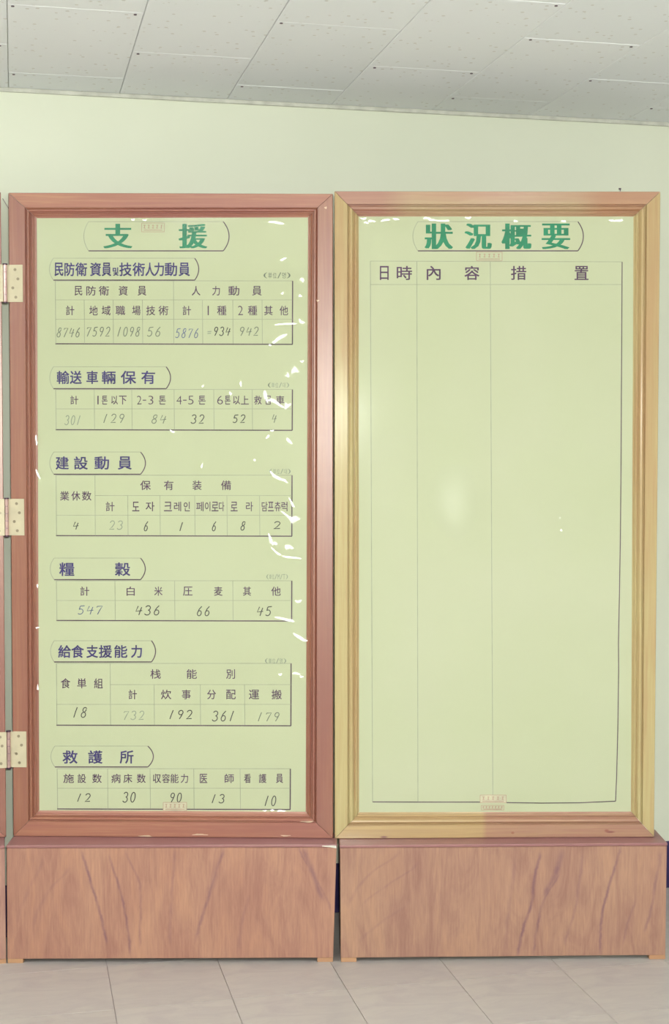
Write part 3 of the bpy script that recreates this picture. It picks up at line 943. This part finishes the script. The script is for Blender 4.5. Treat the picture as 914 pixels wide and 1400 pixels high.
# crinkled film over the left sheet
qa = [Vector(i).lerp(Vector(o), 0.02) for o, i in zip(O1, I1)]
fw = PAPER_W + 0.0016
def hA(u, v):
    return 0.0005 + 0.0004 * math.sin(u * 9 + v * 2) + 0.0003 * math.sin(v * 13 + u * 5)
bm = film_sheet(FA, [qa[3], qa[2], qa[1], qa[0]], fw, hA)
SP_A = [(182, 300.5, 3, 1.5, 0), (198, 301, 3, 1.2, 0), (378, 304.5, 11, 2.2, 5), (387, 354.5, 5, 2, -20), (413, 382.5, 4, 4, 0), (386, 401, 2.4, 2, -30), (410, 404.5, 3, 2.2, 0),
        (392, 443, 16, 1.6, -4), (412, 440, 5, 2.8, 40), (383, 462, 12, 3, -35), (377, 466, 6, 2.6, -30), (369, 472, 2.4, 2, 0), (402.5, 506, 6.5, 6, 0), (393, 513, 4, 4, -40),
        (329, 525, 1.8, 4, 0), (315, 538, 2, 3, -30), (277, 528, 2, 2, 0), (363, 542, 3.5, 9, -10), (376, 550, 13, 3, 28), (392, 555, 5, 6, 30), (413, 494, 3, 1.8, 0), (235.5, 590, 4, 1.8, 30), (372, 589, 3, 1.6, 0),
        (395, 603, 3, 6, -40), (366, 597, 4, 2, -50), (348, 629, 2.2, 2.2, 0), (276, 637, 1.6, 4, 20), (378, 652, 12, 3, 36), (389, 657, 5, 2.4, 30), (402, 710, 8.5, 6, 0), (394, 706, 12, 2, 35), (399, 688, 2, 8, -25),
        (370, 738, 3, 9, -15), (376, 743, 4, 3, 0), (395, 748, 6, 4, 5), (391, 747, 3, 3, 0), (398, 762, 14, 1.8, 8), (378, 755, 9, 1.8, 40), (408, 822, 5, 2.4, 0), (391, 846.5, 15, 2.4, 12),
        (408, 870, 10, 2.4, 30), (415, 875, 6, 2, 20), (383, 922, 3, 2, 0), (405, 920.5, 6, 2, 5), (412, 925, 3, 1.8, 20), (408, 871, 4, 2, 30),
        (49.6, 600, 1.5, 6, 0), (52, 648, 1.6, 8, -20), (50.5, 606, 1.5, 3, 0), (51.5, 801, 1.4, 3, 0), (51.5, 858, 3, 1.4, 0), (52, 940, 1.4, 4, 0), (372, 1107.5, 3, 1.4, 0), (384, 1108, 6, 1.4, 0), (362, 1108, 3, 1.2, 0)]
fa = mesh_obj('clear_film', bm, M['film_a'], left, smooth=True); fa['label'] = 'crinkled clear film'
bm = bmesh.new()
for p in SP_A: bump_patch(bm, FA, p[0], p[1], p[2] * .88, p[3] * .88, p[4], fw + 0.0012)
mesh_obj('film_crease', bm, M['crease'], fa, smooth=True)['kind'] = 'stuff'

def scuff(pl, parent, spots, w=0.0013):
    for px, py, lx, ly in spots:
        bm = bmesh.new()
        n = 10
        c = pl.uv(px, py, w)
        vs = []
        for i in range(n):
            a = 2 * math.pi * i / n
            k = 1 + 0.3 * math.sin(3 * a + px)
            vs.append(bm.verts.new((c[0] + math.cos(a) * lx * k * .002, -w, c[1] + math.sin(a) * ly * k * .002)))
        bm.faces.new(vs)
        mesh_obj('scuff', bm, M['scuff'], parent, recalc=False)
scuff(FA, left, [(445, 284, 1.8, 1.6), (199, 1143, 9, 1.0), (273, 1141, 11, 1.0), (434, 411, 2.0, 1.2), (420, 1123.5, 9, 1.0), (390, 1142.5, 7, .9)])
# ---- right board
FB = Plane(on_z(457.3, 1146.8, ZB), on_z(893.5, 1144.4, ZB))
OB = [(457, 261.5), (902.3, 262), (893.6, 1144.4), (457.3, 1146.8)]
IB = [(490, 296), (865.5, 296), (862, 1109.5), (490.5, 1110.5)]
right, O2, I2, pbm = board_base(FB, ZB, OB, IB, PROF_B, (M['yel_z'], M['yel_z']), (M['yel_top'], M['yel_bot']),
    'yellow varnished wooden framed board with a mostly blank ruled sheet')
sheetB = mesh_obj('paper_sheet', pbm, M['paper_b'], right)
letters('title_lettering', FB, row('狀況概要', [(580, 619), (634.5, 672), (685, 726), (740, 779)], 305.6, 340.6), M['green'], sheetB, offset=0.0, smear=1.7)
letters('column_lettering', FB, row('日時內容措置', [(519, 531), (542, 563), (583, 602), (634.5, 655), (698, 719), (785, 804)], 363.6, 382.8), M['plum'], sheetB, smear=0.22)
dk, ft_ = bmesh.new(), bmesh.new()
pill(dk, ft_, FB, 571, 789.5, 303, 343, 564, 797)
line(ft_, FB, 506, 357, 850, 358, 0.8); line(ft_, FB, 506, 389, 849.6, 389, 0.8)
line(ft_, FB, 506, 357, 509, 1096.5, 0.9); line(ft_, FB, 569.5, 357.5, 571, 1096.5, 0.9); line(ft_, FB, 669.8, 357.5, 673.3, 1090, 0.9)
ribbon(dk, FB, [(509, 1096.3), (570, 1096.6), (656, 1096.6)], 1.3, PAPER_W + .0004)
ribbon(dk, FB, [(692, 1097.3), (740, 1098), (790, 1097.6), (841, 1095.4)], 1.3, PAPER_W + .0004)
ribbon(dk, FB, [(850, 358), (849.5, 450), (848.7, 600), (847.8, 720), (846.5, 800), (845, 880), (845.2, 920), (844, 1000), (842.5, 1060), (841, 1095.4)], 1.2, PAPER_W + .0004)
mesh_obj('heavy_ruling', dk, M['darkrule'], sheetB, recalc=False)['kind'] = 'stuff'
mesh_obj('thin_ruling', ft_, M['faintrule'], sheetB, recalc=False)['kind'] = 'stuff'
tape_strip(FB, sheetB, 651, 344.5, 686, 356.5, solid=False)
tape_strip(FB, sheetB, 656, 1087, 691.5, 1097.5)
tape_strip(FB, sheetB, 657.5, 1101, 688.5, 1107.5, solid=False, marks=7)
qb = [Vector(i).lerp(Vector(o), 0.02) for o, i in zip(O2, I2)]
bu, bv = FB.uv(640, 690, PAPER_W)
def hB(u, v):
    return 0.0006 + 0.0003 * math.sin(u * 8 + v * 3)
bm = film_sheet(FB, [qb[3], qb[2], qb[1], qb[0]], fw, hB, 60, 110)
SP_B = [(497, 299, 4, 1.4, 0), (507, 302.5, 5, 1.6, 0), (500, 304.5, 3, 1.4, 10), (527, 301, 6, 1.6, -12), (541, 300, 4, 1.6, 10), (583, 298.5, 5, 1.6, 0), (590, 301, 4, 1.4, 0), (605, 302, 10, 1.2, 0), (640, 298, 4, 1.4, 0),
        (704, 302.5, 3, 1.5, 0), (770, 302.5, 3, 1.5, 0), (835, 301.5, 3, 1.4, 0), (845, 301.8, 6, 1.7, -5), (767, 725, 1.8, 1.8, 0), (765, 708, 1.3, 1.3, 0)]
fb = mesh_obj('clear_film', bm, M['film_b'], right, smooth=True); fb['label'] = 'clear film with a soft bulge'
bm = bmesh.new()
bump_patch(bm, FB, 619, 684, 34, 52, 0, fw - 0.002, curl=0.05, rings=9, seg=32, wob=0.05)
mesh_obj('film_bulge', bm, M['bulge'], fb, smooth=True)['label'] = 'soft bulge of the film'
bm = bmesh.new()
for p in SP_B: bump_patch(bm, FB, *p, fw + 0.0012)
mesh_obj('film_crease', bm, M['crease'], fb, smooth=True)['kind'] = 'stuff'
# bright specks of film along the right sight edge, nail in the top rail
bm = bmesh.new()
nu, nv_ = FB.uv(848, 260)
cyl(bm, (nu, 0.006, nv_ + 0.001), 'z', 0.0012, 0.006, 10); cyl(bm, (nu - .001, 0.006, nv_ + 0.0045), 'x', 0.0024, 0.006, 10)
mesh_obj('nail', bm, M['nail'], right)['label'] = 'bent dark nail in the top edge'

# ---- board cut by the left edge of the picture
E = on_z(8.5, 1144.5, ZA)
A3 = math.radians(13)
FC = Plane(E - Vector((math.cos(A3), math.sin(A3), 0)) * 0.88, E)
wC = 0.88
third = thing('framed_board', Vector((FC.o.x, FC.o.y, 0)), FC.ang, 'reddish framed board at the far left, only its edge in view', 'board')
top = O1[0][1]
u1b = wC; u1t = FC.uv(1.2, 268)[0]
O3 = [(u1t - wC, top), (u1t, top), (u1b, ZA + .0004), (u1b - wC, ZA + .0004)]
I3 = [(O3[0][0] + .077, top - .07), (O3[1][0] - .077, top - .07), (O3[2][0] - .077, ZA + .075), (O3[3][0] + .077, ZA + .075)]
frame_piece('frame_rail', third, PROF_A, O3[0], I3[0], O3[1], I3[1], M['red_x'])
frame_piece('frame_stile', third, PROF_A, O3[1], I3[1], O3[2], I3[2], M['red_z'])
frame_piece('frame_rail', third, PROF_A, O3[2], I3[2], O3[3], I3[3], M['red_x'])
frame_piece('frame_stile', third, PROF_A, O3[3], I3[3], O3[0], I3[0], M['red_z'])
bm = bmesh.new(); quad_sheet(bm, [I3[3], I3[2], I3[1], I3[0]], PAPER_W, 0.0006); mesh_obj('paper_sheet', bm, M['paper_a'], third)
PC_r = on_z(9.2, 1317)
PC = Plane(PC_r - Vector((math.cos(A3), math.sin(A3), 0)) * 0.9, PC_r)
t3 = thing('plinth', PC.o, PC.ang, 'plywood plinth cut off by the left edge of the picture', 'base')
bm = bmesh.new(); box(bm, 0, 0.8985, 0, 0.009, 0.012, ZA - .009); bevel(bm, .0012, 1); mesh_obj('front_panel', bm, M['ply_c'], t3)
bm = bmesh.new(); box(bm, 0, 0.8985, -.001, 0.105, ZA - .0087, ZA); bevel(bm, .002, 1); mesh_obj('top_board', bm, M['ledge'], t3)
for x in (0.0, 0.889):
    bm = bmesh.new(); box(bm, x, x + .009, 0.0095, 0.10, 0, ZA - .009); mesh_obj('side_panel', bm, M['ply_c'], t3)
for x in (0.0, 0.8535):
    bm = bmesh.new(); box(bm, x, x + .045, 0.0005, .03, 0, .0118); mesh_obj('foot', bm, M['foot'], t3)

# ---- hinges joining the two
def hinge(px_pin, y0, y1, px_r, px_l, parent, pl):
    """parent's local frame; leaf on the front of the stile"""
    up, vt = pl.uv(px_pin, y0, 0.003); _, vb = pl.uv(px_pin, y1, 0.003)
    ur, _ = pl.uv(px_r, y0, 0.003); ul, _ = pl.uv(px_l, y0, 0.003)
    h = vt - vb
    W0 = -0.0013
    pl_c = FC
    leaf = bmesh.new()
    box(leaf, up + .003, ur, W0 - 0.0018, W0 + 0.0, vb, vt); bevel(leaf, .0004, 1)
    lf = mesh_obj('hinge', leaf, M['brass'], parent); lf['label'] = 'cream metal butt hinge'
    l2 = bmesh.new()
    pu = pl_c.uv(px_pin, y0, 0.003)[0]
    box(l2, pu - .036, pu - .0065, W0 - .0018, W0, vb, vt); bevel(l2, .0004, 1)
    l2o = mesh_obj('hinge_leaf', l2, M['brass'], third); l2o['label'] = 'cream metal hinge leaf'
    for fx_, fy_ in ((.55, .13), (.4, .38), (.7, .62), (.5, .87)):
        bm = bmesh.new()
        cyl(bm, (pu - .032 * fx_ - .006, W0 - .0020, vt - h * fy_), 'y', .0040, .0010, 16)
        mesh_obj('screw', bm, M['screw'], l2o)
    for k in range(5):
        bm = bmesh.new()
        cyl(bm, (up, W0 - .005, vb + h * (k + .5) / 5), 'z', 0.0058, h / 5 - .0012, 20)
        mesh_obj('knuckle', bm, M['pin'], lf, smooth=False)
    for z in (vb - .0015, vt + .0015):
        bm = bmesh.new(); cyl(bm, (up, W0 - .005, z), 'z', 0.0068, .003, 16); mesh_obj('pin_end', bm, M['pincap'], lf)
    bm = bmesh.new(); cyl(bm, (up, W0 - .005, (vt + vb) / 2), 'z', .0048, h, 12); mesh_obj('pin', bm, M['pincap'], lf)
    for fx_, fy_ in ((.52, .13), (.68, .38), (.38, .62), (.55, .87)):
        cx = up + (ur - up) * fx_ + .002; cz = vt - h * fy_
        bm = bmesh.new()
        cyl(bm, (cx, W0 - .0020, cz), 'y', .0040, .0010, 16)
        o = mesh_obj('screw', bm, M['screw'], lf)
    # slot of each screw is too small to show
hinge(7.2, 362, 413, 30.8, -9, left, FA)
hinge(9.3, 682, 732, 32.8, -7, left, FA)
hinge(12.0, 1000, 1049, 35.8, -5, left, FA)

# thin dark line at the top of the gap, built as a slim rod
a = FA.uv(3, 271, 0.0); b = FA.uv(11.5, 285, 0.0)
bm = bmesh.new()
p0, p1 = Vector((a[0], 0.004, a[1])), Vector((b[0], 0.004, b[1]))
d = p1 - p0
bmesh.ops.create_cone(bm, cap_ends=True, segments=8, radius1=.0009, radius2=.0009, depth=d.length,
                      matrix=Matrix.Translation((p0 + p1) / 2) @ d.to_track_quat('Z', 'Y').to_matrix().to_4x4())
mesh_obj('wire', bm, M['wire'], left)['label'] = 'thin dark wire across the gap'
